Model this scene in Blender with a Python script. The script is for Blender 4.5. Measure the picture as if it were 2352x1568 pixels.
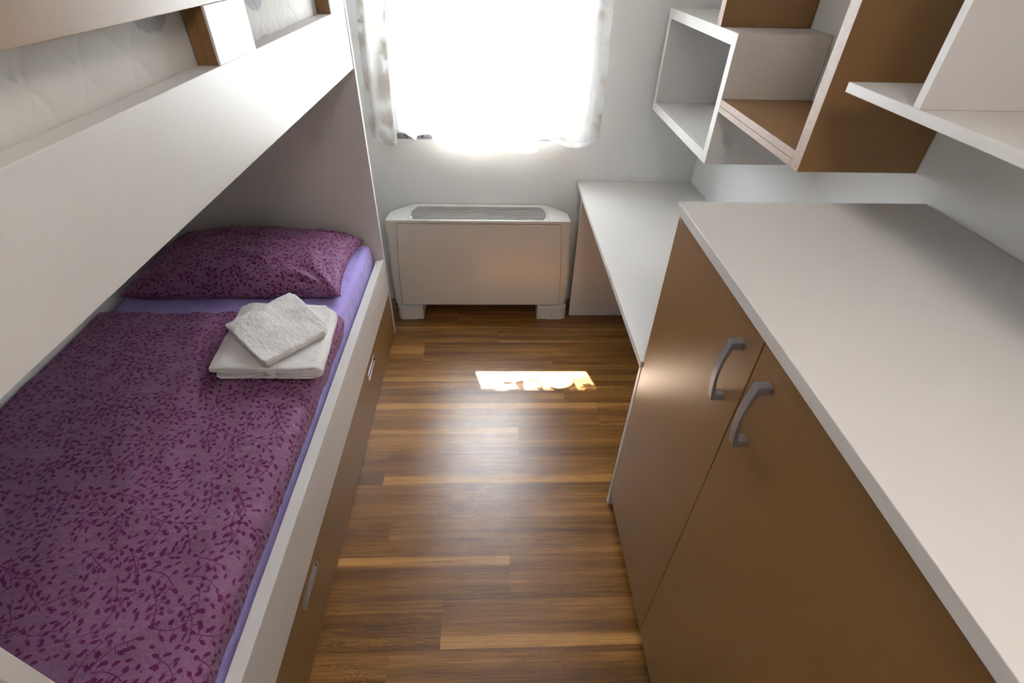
import bpy, bmesh, math, random
from mathutils import Vector, Matrix, noise
random.seed(7)
S = bpy.context.scene
for o in list(bpy.data.objects): bpy.data.objects.remove(o)

# ------------------------------------------------------------------ camera
cam_d = bpy.data.cameras.new('camera')
cam = bpy.data.objects.new('camera', cam_d); S.collection.objects.link(cam)
cam_d.sensor_width = 36.0
cam_d.lens = 1150.334 / 2352 * 36
cam_d.clip_start = 0.02
R_ = Vector((0.999217371, -0.031601394, 0.023790710)); U_ = Vector((0.001233487, 0.626050685, 0.779781391))
B_ = Vector((-0.039536369, -0.779141766, 0.625599700))
m = Matrix.Identity(4)
for i in range(3):
    m[i][0] = R_[i]; m[i][1] = U_[i]; m[i][2] = B_[i]
m[2][3] = 1.7396
cam.matrix_world = m
S.camera = cam

# ------------------------------------------------------------------ world, sun, exposure
w = bpy.data.worlds.new('sky'); S.world = w; w.use_nodes = True
bg = w.node_tree.nodes['Background']
bg.inputs[0].default_value = (0.87, 0.94, 1.0, 1)
bg.inputs[1].default_value = 31.0
sd = bpy.data.lights.new('sun', 'SUN'); sd.energy = 100.0; sd.angle = math.radians(0.53); sd.color = (1.0, 0.93, 0.82)
sun = bpy.data.objects.new('sun', sd); S.collection.objects.link(sun)
alt = math.radians(54.5)
sdir = Vector((0.272 * math.cos(alt), -0.962 * math.cos(alt), -math.sin(alt)))
sun.rotation_euler = sdir.to_track_quat('-Z', 'Y').to_euler(); sun.location = (-1, 5, 6)
ld = bpy.data.lights.new('fill_light', 'AREA'); ld.shape = 'DISK'; ld.size = 0.42; ld.energy = 7.8; ld.color = (1.0, 0.87, 0.78)  # warm fill added to brighten the interior from behind the camera
lo = bpy.data.objects.new('fill_light', ld); S.collection.objects.link(lo); lo.location = (0.25, -0.15, 2.485)
S.view_settings.view_transform = 'Standard'; S.view_settings.look = 'None'
S.view_settings.gamma = 1.0; S.view_settings.exposure = 0.58; S.view_settings.use_curve_mapping = False

# ------------------------------------------------------------------ dimensions (metres)
D = 2.593; XW = 1.0644; XL = -1.52; YN = -1.15; ZC = 2.52

# ------------------------------------------------------------------ material helpers
def srgb(r, g, b):
    f = lambda c: (c / 255 / 12.92) if c / 255 <= 0.04045 else ((c / 255 + 0.055) / 1.055) ** 2.4
    return (f(r), f(g), f(b), 1)

class NT:
    """small helper for writing shader graphs"""
    def __init__(s, name):
        s.m = bpy.data.materials.new(name); s.m.use_nodes = True
        s.t = s.m.node_tree; s.n = s.t.nodes; s.l = s.t.links
        s.b = s.n['Principled BSDF']; s.out = s.n['Material Output']
    def node(s, t, **k):
        n = s.n.new(t)
        for a, v in k.items(): setattr(n, a, v)
        return n
    def lk(s, a, b): s.l.new(a, b)
    def setin(s, sock, v):
        if isinstance(v, bpy.types.NodeSocket): s.lk(v, sock)
        elif v is not None: sock.default_value = v
    def M(s, op, a, b=None, c=None, clamp=False):
        n = s.node('ShaderNodeMath', operation=op, use_clamp=clamp)
        s.setin(n.inputs[0], a); s.setin(n.inputs[1], b); s.setin(n.inputs[2], c)
        return n.outputs[0]
    def mix(s, f, a, b):
        n = s.node('ShaderNodeMix', data_type='RGBA')
        s.setin(n.inputs['Factor'], f); s.setin(n.inputs['A'], a); s.setin(n.inputs['B'], b)
        return n.outputs['Result']
    def noise(s, vec, scale, detail=2, rough=.5, dims='3D'):
        n = s.node('ShaderNodeTexNoise', noise_dimensions=dims)
        if vec is not None: s.lk(vec, n.inputs['Vector'])
        n.inputs['Scale'].default_value = scale; n.inputs['Detail'].default_value = detail
        n.inputs['Roughness'].default_value = rough
        return n.outputs['Fac']
    def ramp(s, f, stops):
        n = s.node('ShaderNodeValToRGB'); e = n.color_ramp.elements
        while len(e) < len(stops): e.new(.5)
        for k, (p, c) in enumerate(stops): e[k].position = p; e[k].color = c
        s.lk(f, n.inputs[0]); return n.outputs[0]
    def bump(s, h, strength, dist=.001):
        n = s.node('ShaderNodeBump'); s.lk(h, n.inputs['Height'])
        n.inputs['Strength'].default_value = strength; n.inputs['Distance'].default_value = dist
        s.lk(n.outputs[0], s.b.inputs['Normal']); return n
    def smooth(s, v, a, b):
        n = s.node('ShaderNodeMapRange', interpolation_type='SMOOTHSTEP')
        s.setin(n.inputs['Value'], v)
        n.inputs['From Min'].default_value = a; n.inputs['From Max'].default_value = b
        return n.outputs['Result']

def laminate(name, col, rough, spec=.5, var=.02, bump=.03, nscale=900):
    t = NT(name); tc = t.node('ShaderNodeTexCoord').outputs['Object']
    n = t.noise(tc, 40, 3)
    c2 = tuple(min(1, c * (1 + var)) for c in col[:3]) + (1,)
    c1 = tuple(c * (1 - var) for c in col[:3]) + (1,)
    t.lk(t.mix(n, c1, c2), t.b.inputs['Base Color'])
    t.b.inputs['Roughness'].default_value = rough
    t.b.inputs['Specular IOR Level'].default_value = spec
    t.bump(t.noise(tc, nscale, 2), bump, .0004)
    return t.m

M_WHITE = laminate('white_laminate', (.66, .645, .63, 1), .38, .38)
M_WHITE2 = laminate('white_edge_band', (.80, .79, .78, 1), .35)
M_BROWN = laminate('caramel_brown_laminate', (.225, .118, .042, 1), .36, .45, .05)
M_GUARD = laminate('satin_caramel_board', (.28, .185, .115, 1), .36, .4, .03)
M_WALL = laminate('painted_wall', (.885, .915, .92, 1), .75, .3, .01, .25, 260)
M_CEIL = laminate('ceiling_paint', (.9, .9, .89, 1), .9, .2)
M_PLAST = laminate('white_plastic', (.66, .655, .64, 1), .30, .5, .01, .02)
M_PVC = laminate('window_pvc', (.82, .83, .84, 1), .3)
M_DARK = laminate('dark_gap', (.015, .014, .013, 1), .7)
M_OUT = laminate('pale_render', (.52, .54, .56, 1), .9)

def edge_band():
    t = NT('pinkish_oak_edge_band'); tc = t.node('ShaderNodeTexCoord').outputs['Object']
    mp = t.node('ShaderNodeMapping'); mp.inputs['Scale'].default_value = (400, 25, 25); t.lk(tc, mp.inputs[0])
    n = t.noise(mp.outputs[0], 3, 4, .6)
    t.lk(t.ramp(n, [(.3, (.25, .165, .125, 1)), (.7, (.33, .22, .17, 1))]), t.b.inputs['Base Color'])
    t.b.inputs['Roughness'].default_value = .45
    return t.m
M_EDGE = edge_band()

def metal(name, col, rough):
    t = NT(name); tc = t.node('ShaderNodeTexCoord').outputs['Object']
    t.b.inputs['Base Color'].default_value = col; t.b.inputs['Metallic'].default_value = .85
    n = t.noise(tc, 300, 3)
    t.lk(t.M('MULTIPLY_ADD', n, .1, rough - .05), t.b.inputs['Roughness'])
    return t.m
M_NICKEL = metal('satin_nickel', (.34, .335, .35, 1), .45)
M_CHROME = metal('brushed_chrome', (.55, .56, .58, 1), .2)

def granite():
    t = NT('speckled_granite'); tc = t.node('ShaderNodeTexCoord').outputs['Object']
    v = t.node('ShaderNodeTexVoronoi'); t.lk(tc, v.inputs['Vector']); v.inputs['Scale'].default_value = 420
    sp = t.node('ShaderNodeSeparateColor'); t.lk(v.outputs['Color'], sp.inputs[0])
    t.lk(t.ramp(sp.outputs[0], [(.25, (.02, .02, .025, 1)), (.45, (.12, .12, .13, 1)), (.7, (.4, .4, .4, 1)), (.9, (.7, .7, .7, 1))]), t.b.inputs['Base Color'])
    t.b.inputs['Roughness'].default_value = .25
    return t.m
M_GRAN = granite()

def floor_mat():
    t = NT('walnut_plank_floor')
    geo = t.node('ShaderNodeNewGeometry').outputs['Position']
    sx = t.node('ShaderNodeSeparateXYZ'); t.lk(geo, sx.inputs[0]); X, Y = sx.outputs[0], sx.outputs[1]
    att = lambda n: t.node('ShaderNodeAttribute', attribute_name=n).outputs['Fac']
    tone, seed, band, bstr = att('tone'), att('seed'), att('band'), att('bstr')
    v = t.M('FRACT', t.M('DIVIDE', t.M('ADD', Y, 10 * .1529 - .625), .1529))
    def P(fx, fy, k):
        c = t.node('ShaderNodeCombineXYZ')
        t.lk(t.M('MULTIPLY', X, fx), c.inputs[0]); t.lk(t.M('MULTIPLY', Y, fy), c.inputs[1])
        t.lk(t.M('MULTIPLY', seed, k), c.inputs[2]); return c.outputs[0]
    broad = t.noise(P(.9, 16, 31), 1, 3, .5)            # wide lengthways bands
    mid = t.noise(P(1.4, 55, 47), 1, 4, .6)
    fine = t.noise(P(7, 420, 13), 1, 3, .6)             # fine grain lines
    # cathedral figure: contour lines of a stretched noise field
    fld = t.noise(P(3.2, 17, 71), 1, 1.5, .4)
    rings = t.M('PINGPONG', t.M('MULTIPLY', fld, 26), .5)
    figmask = t.smooth(t.noise(P(2.2, 9, 91), 1, 1), .54, .66)
    x = t.M('MULTIPLY_ADD', broad, .62, t.M('MULTIPLY', mid, .50))
    x = t.M('ADD', x, t.M('MULTIPLY', fine, .62))
    x = t.M('ADD', x, t.M('MULTIPLY', t.M('MULTIPLY', t.M('SUBTRACT', rings, .25), figmask), .24))
    x = t.M('ADD', x, tone)
    bd = t.M('SUBTRACT', 1, t.smooth(t.M('ABSOLUTE', t.M('SUBTRACT', v, band)), .07, .19))
    x = t.M('ADD', x, t.M('MULTIPLY', bd, t.M('MULTIPLY', bstr, .8)))
    x = t.M('SUBTRACT', x, .40)
    col = t.ramp(x, [(.20, srgb(60, 38, 15)), (.40, srgb(98, 64, 27)), (.58, srgb(136, 93, 42)), (.84, srgb(192, 144, 80))])
    hs = t.noise(P(.8, 30, 53), 1, 2)
    col = t.mix(t.M('MULTIPLY', hs, .3), col, srgb(118, 86, 52))
    # joints
    ed = t.M('MINIMUM', v, t.M('SUBTRACT', 1, v))
    jy = t.M('SUBTRACT', 1, t.smooth(ed, .002, .010))
    col = t.mix(t.M('MULTIPLY', jy, .55), col, srgb(58, 35, 18))
    t.lk(col, t.b.inputs['Base Color'])
    rg = t.noise(P(30, 300, 5), 1, 2)
    t.lk(t.M('MULTIPLY_ADD', rg, .14, .16), t.b.inputs['Roughness'])
    t.b.inputs['Specular IOR Level'].default_value = .75
    fb = t.noise(P(60, 420, 3), 1, 2, .6)
    h = t.M('ADD', t.M('MULTIPLY', fb, 1.0), t.M('MULTIPLY', fine, .6))
    t.bump(h, .5, .0009)
    return t.m
M_FLOOR = floor_mat()

def sprig_mask(t, uv, scale, seed, rnd=.55):
    """procedural leafy sprigs: an arc stem with paired pointed leaves inside every voronoi cell"""
    vo = t.node('ShaderNodeTexVoronoi', voronoi_dimensions='2D')
    mp = t.node('ShaderNodeVectorMath', operation='ADD'); t.lk(uv, mp.inputs[0]); mp.inputs[1].default_value = (seed, seed * .7, 0)
    t.lk(mp.outputs[0], vo.inputs['Vector']); vo.inputs['Scale'].default_value = scale; vo.inputs['Randomness'].default_value = rnd
    df = t.node('ShaderNodeVectorMath', operation='SUBTRACT'); t.lk(mp.outputs[0], df.inputs[0]); t.lk(vo.outputs['Position'], df.inputs[1])
    sc = t.node('ShaderNodeSeparateColor'); t.lk(vo.outputs['Color'], sc.inputs[0])
    rt = t.node('ShaderNodeVectorRotate', rotation_type='Z_AXIS'); t.lk(df.outputs[0], rt.inputs['Vector'])
    t.lk(t.M('MULTIPLY_ADD', sc.outputs[0], 2.4, -1.2 + (seed % 1) * 2), rt.inputs['Angle'])
    s3 = t.node('ShaderNodeSeparateXYZ'); t.lk(rt.outputs[0], s3.inputs[0])
    px = t.M('MULTIPLY', s3.outputs[0], scale); py = t.M('MULTIPLY', s3.outputs[1], scale)   # cell units
    py0 = py
    # bend: subtract a parabola so the stem curves
    cv = t.M('MULTIPLY_ADD', sc.outputs[1], 1.6, -.8)
    py = t.M('SUBTRACT', py, t.M('MULTIPLY', cv, t.M('MULTIPLY', px, px)))
    # stem
    st = t.M('MULTIPLY', t.M('LESS_THAN', t.M('ABSOLUTE', py), .0095), t.M('LESS_THAN', t.M('ABSOLUTE', px), .40))
    total = st
    leaves = [(-.46, .02, 0.05, .14, .048), (-.31, .15, .95, .135, .045), (-.22, -.16, -.8, .14, .047), (-.05, .17, .75, .135, .045),
              (.07, -.17, -.9, .125, .045), (.22, .15, .65, .135, .045), (.29, -.15, -.6, .125, .042), (.48, .0, -.1, .135, .05),
              (-.06, .42, .3, .125, .043), (.18, -.42, -.2, .13, .045), (-.40, -.36, .5, .12, .041), (.42, .36, 1.2, .115, .043)]
    for k, (lx, ly, a, L, W) in enumerate(leaves):
        ca, sa = math.cos(a), math.sin(a)
        dx = t.M('SUBTRACT', px, lx); dy = t.M('SUBTRACT', py, ly)
        u = t.M('ADD', t.M('MULTIPLY', dx, ca / (L * .62)), t.M('MULTIPLY', dy, sa / (L * .62)))
        v = t.M('ABSOLUTE', t.M('SUBTRACT', t.M('MULTIPLY', dy, ca / W), t.M('MULTIPLY', dx, sa / W)))
        # half width 1-u^2 (slightly fuller at the base)
        f = t.M('SUBTRACT', t.M('SUBTRACT', 1, t.M('MULTIPLY', u, u)), v)
        g = t.M('GREATER_THAN', f, 0)
        total = t.M('MAXIMUM', total, g)
        if 1 <= k <= 6:   # petiole joining leaf to stem
            ddx = t.M('ABSOLUTE', t.M('SUBTRACT', t.M('SUBTRACT', px, lx - .035), t.M('MULTIPLY', py, .35)))
            on = t.M('MULTIPLY', t.M('LESS_THAN', ddx, .009), t.M('LESS_THAN', t.M('ABSOLUTE', t.M('SUBTRACT', py, ly * .5)), abs(ly) * .5))
            total = t.M('MAXIMUM', total, on)
    return total

def leaf_fabric(name, base, leaf, scale):
    t = NT(name); uvn = t.node('ShaderNodeUVMap').outputs[0]
    # gently warp so that the stems wander
    nz = t.node('ShaderNodeTexNoise'); t.lk(uvn, nz.inputs['Vector']); nz.inputs['Scale'].default_value = 9
    sub = t.node('ShaderNodeVectorMath', operation='SUBTRACT'); t.lk(nz.outputs['Color'], sub.inputs[0]); sub.inputs[1].default_value = (.5, .5, .5)
    scl = t.node('ShaderNodeVectorMath', operation='SCALE'); t.lk(sub.outputs[0], scl.inputs[0]); scl.inputs['Scale'].default_value = .022
    add = t.node('ShaderNodeVectorMath', operation='ADD'); t.lk(uvn, add.inputs[0]); t.lk(scl.outputs[0], add.inputs[1])
    uv = add.outputs[0]
    a = sprig_mask(t, uv, scale, 3.17); b = sprig_mask(t, uv, scale * .93, 11.63)
    mk = t.M('MAXIMUM', a, b)
    n = t.noise(uvn, 14, 3)
    bc = t.mix(n, tuple(c * .9 for c in base[:3]) + (1,), tuple(c * 1.1 for c in base[:3]) + (1,))
    t.lk(t.mix(mk, bc, leaf), t.b.inputs['Base Color'])
    t.b.inputs['Roughness'].default_value = .72; t.b.inputs['Specular IOR Level'].default_value = .3
    t.b.inputs['Sheen Weight'].default_value = .06; t.b.inputs['Sheen Roughness'].default_value = .5
    t.bump(t.M('ADD', t.noise(uvn, 16, 4, .55), t.M('MULTIPLY', t.noise(uvn, 60, 3), .25)), .8, .016)
    return t.m
M_QUILT = leaf_fabric('purple_leaf_print_cotton', (.215, .098, .188, 1), (.115, .004, .082, 1), 11.3)

def cloth(name, col, rough=.8, bs=.3, sc=40, bd=.004):
    t = NT(name); tc = t.node('ShaderNodeTexCoord').outputs['Object']
    n = t.noise(tc, 12, 3)
    t.lk(t.mix(n, tuple(c * .93 for c in col[:3]) + (1,), tuple(min(1, c * 1.05) for c in col[:3]) + (1,)), t.b.inputs['Base Color'])
    t.b.inputs['Roughness'].default_value = rough; t.b.inputs['Specular IOR Level'].default_value = .25
    t.b.inputs['Sheen Weight'].default_value = .2
    t.bump(t.noise(tc, sc, 4, .6), bs, bd)
    return t.m
M_SHEET = cloth('lavender_sheet', (.36, .28, .66, 1), .75, .7, 18, .014)
M_TERRY = cloth('white_terry', (.87, .86, .855, 1), .95, .8, 420, .003)

def quilt_ticking():
    t = NT('quilted_mattress_ticking'); tc = t.node('ShaderNodeTexCoord').outputs['Object']
    sx = t.node('ShaderNodeSeparateXYZ'); t.lk(tc, sx.inputs[0]); X, Y, Z = sx.outputs
    # big damask rings
    c = t.node('ShaderNodeCombineXYZ'); t.lk(Y, c.inputs[0]); t.lk(t.M('ADD', Z, X), c.inputs[1])
    vo = t.node('ShaderNodeTexVoronoi', voronoi_dimensions='2D'); t.lk(c.outputs[0], vo.inputs['Vector'])
    vo.inputs['Scale'].default_value = 4.0; vo.inputs['Randomness'].default_value = .35
    dist = t.M('ADD', vo.outputs['Distance'], t.M('MULTIPLY', t.M('SUBTRACT', t.noise(tc, 60, 3), .5), .06))
    ring = t.M('SUBTRACT', 1, t.smooth(t.M('ABSOLUTE', t.M('SUBTRACT', dist, .27)), .035, .06))
    th = t.M('MULTIPLY', t.noise(tc, 180, 2), 1.0)
    f = t.M('MULTIPLY', ring, t.M('MULTIPLY_ADD', th, .5, .45))
    t.lk(t.mix(f, (.64, .62, .59, 1), (.33, .37, .41, 1)), t.b.inputs['Base Color'])
    # quilting stitched wavy diamonds
    wob = t.M('MULTIPLY', t.M('SUBTRACT', t.noise(tc, 9, 1), .5), .8)
    q1 = t.M('PINGPONG', t.M('ADD', t.M('ADD', t.M('MULTIPLY', Y, 8.5), t.M('MULTIPLY', Z, 7)), wob), .5)
    q2 = t.M('PINGPONG', t.M('SUBTRACT', t.M('ADD', t.M('MULTIPLY', Y, 8.5), wob), t.M('MULTIPLY', Z, 7)), .5)
    g = t.M('MINIMUM', t.smooth(q1, 0, .13), t.smooth(q2, 0, .13))
    t.bump(g, .14, .005)
    t.b.inputs['Roughness'].default_value = .85
    return t.m
M_TICK = quilt_ticking()

def curtain_mat():
    t = NT('sheer_curtain_with_leaves'); uv = t.node('ShaderNodeUVMap').outputs[0]
    def motif(scale, seed, R, rnd, ph):
        add = t.node('ShaderNodeVectorMath', operation='ADD'); t.lk(uv, add.inputs[0]); add.inputs[1].default_value = (seed, seed * .37 - .06, 0)
        vo = t.node('ShaderNodeTexVoronoi', voronoi_dimensions='2D'); t.lk(add.outputs[0], vo.inputs['Vector'])
        vo.inputs['Scale'].default_value = scale; vo.inputs['Randomness'].default_value = rnd
        df = t.node('ShaderNodeVectorMath', operation='SUBTRACT'); t.lk(add.outputs[0], df.inputs[0]); t.lk(vo.outputs['Position'], df.inputs[1])
        s = t.node('ShaderNodeSeparateXYZ'); t.lk(df.outputs[0], s.inputs[0])
        sc = t.node('ShaderNodeSeparateColor'); t.lk(vo.outputs['Color'], sc.inputs[0])
        r = t.M('SQRT', t.M('ADD', t.M('POWER', s.outputs[0], 2), t.M('POWER', s.outputs[1], 2)))
        th = t.M('ADD', t.M('ARCTAN2', s.outputs[1], s.outputs[0]), t.M('MULTIPLY_ADD', sc.outputs[0], .9, ph))
        k = 7 / (2 * math.pi)
        a = t.M('MULTIPLY', t.M('SUBTRACT', t.M('FRACT', t.M('ADD', t.M('MULTIPLY', th, k), 20)), .5), 1 / k)   # angle from petal axis
        # petals get longer towards the top
        Rm = t.M('MULTIPLY_ADD', t.M('DIVIDE', s.outputs[1], t.M('ADD', r, .0001)), R * .28, R * .8)
        rr = t.M('DIVIDE', r, Rm)
        wd = t.M('MULTIPLY', t.M('SINE', t.M('MULTIPLY', t.M('MINIMUM', rr, 1), math.pi)), R * .17)
        d = t.M('SUBTRACT', wd, t.M('ABSOLUTE', t.M('MULTIPLY', r, t.M('SINE', a))))
        inside = t.M('MULTIPLY', t.M('GREATER_THAN', d, 0), t.M('LESS_THAN', rr, 1))
        rim = t.M('MULTIPLY', inside, t.M('LESS_THAN', d, .0022))
        return inside, rim
    a, ar = motif(3.55, 1.62, .135, .22, 0.3); b, br = motif(6.3, 9.4, .072, .30, 1.1)
    ins = t.M('MAXIMUM', a, b); rim = t.M('MAXIMUM', ar, br)
    wv = t.noise(uv, 900, 1)
    hem = t.M('LESS_THAN', t.node('ShaderNodeAttribute', attribute_name='hem').outputs['Fac'], .022)
    op = t.M('ADD', .46, t.M('MULTIPLY', wv, .06))
    op = t.M('ADD', op, t.M('MULTIPLY', ins, .47)); op = t.M('ADD', op, t.M('MULTIPLY', rim, .08)); op = t.M('ADD', op, t.M('MULTIPLY', hem, .15), clamp=True)
    col = t.mix(ins, (.93, .94, .95, 1), (.60, .57, .53, 1)); col = t.mix(rim, col, (.62, .57, .50, 1))
    df = t.node('ShaderNodeBsdfDiffuse'); tl = t.node('ShaderNodeBsdfTranslucent'); tr = t.node('ShaderNodeBsdfTransparent')
    t.lk(col, df.inputs[0]); t.lk(col, tl.inputs[0])
    m1 = t.node('ShaderNodeMixShader'); m1.inputs[0].default_value = .5; t.lk(df.outputs[0], m1.inputs[1]); t.lk(tl.outputs[0], m1.inputs[2])
    m2 = t.node('ShaderNodeMixShader'); t.lk(op, m2.inputs[0]); t.lk(tr.outputs[0], m2.inputs[1]); t.lk(m1.outputs[0], m2.inputs[2])
    t.lk(m2.outputs[0], t.out.inputs[0]); t.n.remove(t.b)
    return t.m
M_CURT = curtain_mat()

def glass_mat():
    t = NT('window_glass')
    tr = t.node('ShaderNodeBsdfTransparent'); gl = t.node('ShaderNodeBsdfGlossy'); gl.inputs['Roughness'].default_value = .02
    tr.inputs[0].default_value = (.95, .95, .95, 1)
    lw = t.node('ShaderNodeLayerWeight'); m2 = t.node('ShaderNodeMixShader')   # same on both sides of the pane
    t.lk(t.M('MULTIPLY_ADD', t.M('POWER', lw.outputs['Facing'], 5), .6, .04), m2.inputs[0]); t.lk(tr.outputs[0], m2.inputs[1]); t.lk(gl.outputs[0], m2.inputs[2])
    t.lk(m2.outputs[0], t.out.inputs[0]); t.n.remove(t.b)
    return t.m
M_GLASS = glass_mat()
def fill_mat():  # glowing disc of the added fill fixture
    t = NT('fill_disc_glow'); t.b.inputs['Base Color'].default_value = (.9, .9, .88, 1)
    t.b.inputs['Emission Color'].default_value = (1, .92, .84, 1); t.b.inputs['Emission Strength'].default_value = 2.0
    return t.m
M_FILL = fill_mat()

# ------------------------------------------------------------------ mesh helpers
def wloc(o):
    p = Vector((0, 0, 0))
    while o is not None: p += o.location; o = o.parent
    return p
def link(name, bm, mats, parent=None, smooth=False, wn=False):
    me = bpy.data.meshes.new(name)
    if parent is not None:
        bmesh.ops.translate(bm, verts=bm.verts, vec=-wloc(parent))
    bm.to_mesh(me); bm.free()
    for mt in (mats if isinstance(mats, (list, tuple)) else [mats]): me.materials.append(mt)
    if smooth:
        for p in me.polygons: p.use_smooth = True
    o = bpy.data.objects.new(name, me); S.collection.objects.link(o)
    if parent is not None: o.parent = parent
    return o
def empty(name, loc, label, cat, group=None):
    o = bpy.data.objects.new(name, None); S.collection.objects.link(o); o.location = loc; o.empty_display_size = .05
    o['label'] = label; o['category'] = cat
    if group: o['group'] = group
    return o
def tag(o, label, cat, group=None):
    o['label'] = label; o['category'] = cat
    if group: o['group'] = group
    return o
def struct(o): o['kind'] = 'structure'; return o
def recenter(o):
    """put the origin of a one-mesh thing at the middle of its base"""
    me = o.data; c = [v.co for v in me.vertices]
    b = Vector(((min(v.x for v in c) + max(v.x for v in c)) / 2, (min(v.y for v in c) + max(v.y for v in c)) / 2, min(v.z for v in c)))
    me.transform(Matrix.Translation(-b)); o.location = b
    return o
def add_box(bm, x0, x1, y0, y1, z0, z1, bev=.0008, seg=2, mi=0):
    r = bmesh.ops.create_cube(bm, size=1)
    vs = r['verts']
    bmesh.ops.scale(bm, vec=(x1 - x0, y1 - y0, z1 - z0), verts=vs)
    bmesh.ops.translate(bm, vec=((x0 + x1) / 2, (y0 + y1) / 2, (z0 + z1) / 2), verts=vs)
    fs = list({f for v in vs for f in v.link_faces})
    for f in fs: f.material_index = mi
    if bev > 0:
        es = list({e for v in vs for e in v.link_edges})
        r = bmesh.ops.bevel(bm, geom=es, offset=bev, segments=seg, profile=.5, affect='EDGES')
        for f in r['faces']: f.material_index = mi
def box(name, x0, x1, y0, y1, z0, z1, mat, parent=None, bev=.0008, seg=2):
    bm = bmesh.new(); add_box(bm, x0, x1, y0, y1, z0, z1, bev, seg)
    return link(name, bm, mat, parent)
def edge_front(o, mi_axis, sign, idx=1):
    """give faces whose normal points along sign*axis another material slot"""
    for p in o.data.polygons:
        if p.normal[mi_axis] * sign > .5: p.material_index = idx
def prism(bm, pts, axis, a0, a1, mi=0):
    """extrude a 2D outline along an axis; pts are the other two coordinates in axis order"""
    def co(p, a):
        return {'x': (a, p[0], p[1]), 'y': (p[0], a, p[1]), 'z': (p[0], p[1], a)}[axis]
    A = [bm.verts.new(co(p, a0)) for p in pts]; Bv = [bm.verts.new(co(p, a1)) for p in pts]
    n = len(pts); fs = [bm.faces.new(A), bm.faces.new(Bv[::-1])]
    for i in range(n): fs.append(bm.faces.new((A[i], Bv[i], Bv[(i + 1) % n], A[(i + 1) % n])))
    for f in fs: f.material_index = mi
    bmesh.ops.recalc_face_normals(bm, faces=fs)
    return fs
def grid(bm, nu, nv, fn, uvfn=None, closed_u=False):
    """fn(i/nu, j/nv) -> point"""
    V = [[bm.verts.new(fn(i / nu, j / nv)) for j in range(nv + 1)] for i in range(nu + (0 if closed_u else 1))]
    uvl = bm.loops.layers.uv.verify() if uvfn else None
    for i in range(nu):
        for j in range(nv):
            i2 = (i + 1) % len(V)
            f = bm.faces.new((V[i][j], V[i2][j], V[i2][j + 1], V[i][j + 1]))
            if uvfn:
                for lp, (a, b) in zip(f.loops, ((i, j), (i + 1, j), (i + 1, j + 1), (i, j + 1))): lp[uvl].uv = uvfn(a / nu, b / nv)
    return V
def nz(x, y, z=0): return noise.noise(Vector((x, y, z)))
def fbm(x, y, z=0, o=4):
    s, a, f = 0, 1, 1
    for _ in range(o): s += a * nz(x * f, y * f, z + 7 * _); a *= .5; f *= 2
    return s
def ss(a, b, x):
    t = max(0, min(1, (x - a) / (b - a))); return t * t * (3 - 2 * t)

# ------------------------------------------------------------------ room shell
def build_floor():
    P = .1529; rows = {}
    # row index k covers y in [.625+k*P, ...]; (joint x, tone left, tone right, band/strength left, band/strength right)
    spec = {0: (-.165, -.06, .02, .88, .10, .12, .26), 1: (.062, -.02, .04, .86, .34, .5, .0), 2: (-.385, .0, .05, .9, .05, .5, 0),
            3: (-.165, .03, .04, .5, 0, .9, -.06), 4: (-.445, -.04, .0, .9, .16, .12, .34), 5: (.116, .08, .05, .88, .22, .5, .10),
            6: (.50, .08, .04, .88, .30, .86, .22), 7: (.352, .06, .0, .8, .06, .2, .08), 8: (-.9, .03, .06, .2, .12, .12, .16),
            9: (-.367, .08, .0, .75, .16, .5, 0), 10: (.033, .04, .04, .2, .05, .85, .10), 11: (-.2, .0, .0, .5, .0, .5, .0),
            -1: (.9, .0, .03, .8, .05, .5, .0), -2: (-.3, .05, -.05, .5, .1, .5, 0)}
    bm = bmesh.new(); L = {n: bm.faces.layers.float.new(n) for n in ('tone', 'seed', 'band', 'bstr')}
    k0 = int(math.floor((YN - .625) / P)); k1 = int(math.ceil((D - .625) / P))
    rnd = random.Random(3)
    for k in range(k0, k1):
        y0 = max(YN, .625 + k * P); y1 = min(D, .625 + (k + 1) * P)
        jx, tl, tr, bl, sl, br, sr = spec.get(k, (rnd.uniform(-1, 1), rnd.uniform(-.06, .08), rnd.uniform(-.06, .08), .8, rnd.uniform(0, .2), .2, rnd.uniform(0, .2)))
        cuts = sorted([XL, XW] + [jx + q * 1.22 for q in range(-3, 4) if XL + .01 < jx + q * 1.22 < XW - .01])
        for a, b in zip(cuts[:-1], cuts[1:]):
            f = bm.faces.new([bm.verts.new(c) for c in ((a, y0, 0), (b, y0, 0), (b, y1, 0), (a, y1, 0))])
            left = (a + b) / 2 < jx
            f[L['tone']] = tl if left else tr; f[L['seed']] = rnd.random()
            f[L['band']] = bl if left else br; f[L['bstr']] = sl if left else sr
    bmesh.ops.remove_doubles(bm, verts=bm.verts, dist=1e-5)
    ft = bm.faces[:]
    # give the floor a slab thickness below
    add_box(bm, XL, XW, YN, D, -.1, -.004, 0)
    return struct(link('floor', bm, M_FLOOR))
build_floor()
struct(box('ceiling', XL, XW, YN, D, ZC, ZC + .1, M_CEIL, bev=0))
struct(box('wall_left', XL - .1, XL, YN - .1, D + .25, 0, ZC, M_WALL, bev=0))
struct(box('wall_right', XW, XW + .1, YN - .1, D + .25, 0, ZC, M_WALL, bev=0))
struct(box('wall_front', XL, XW, YN - .1, YN, 0, ZC, M_WALL, bev=0))
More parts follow.
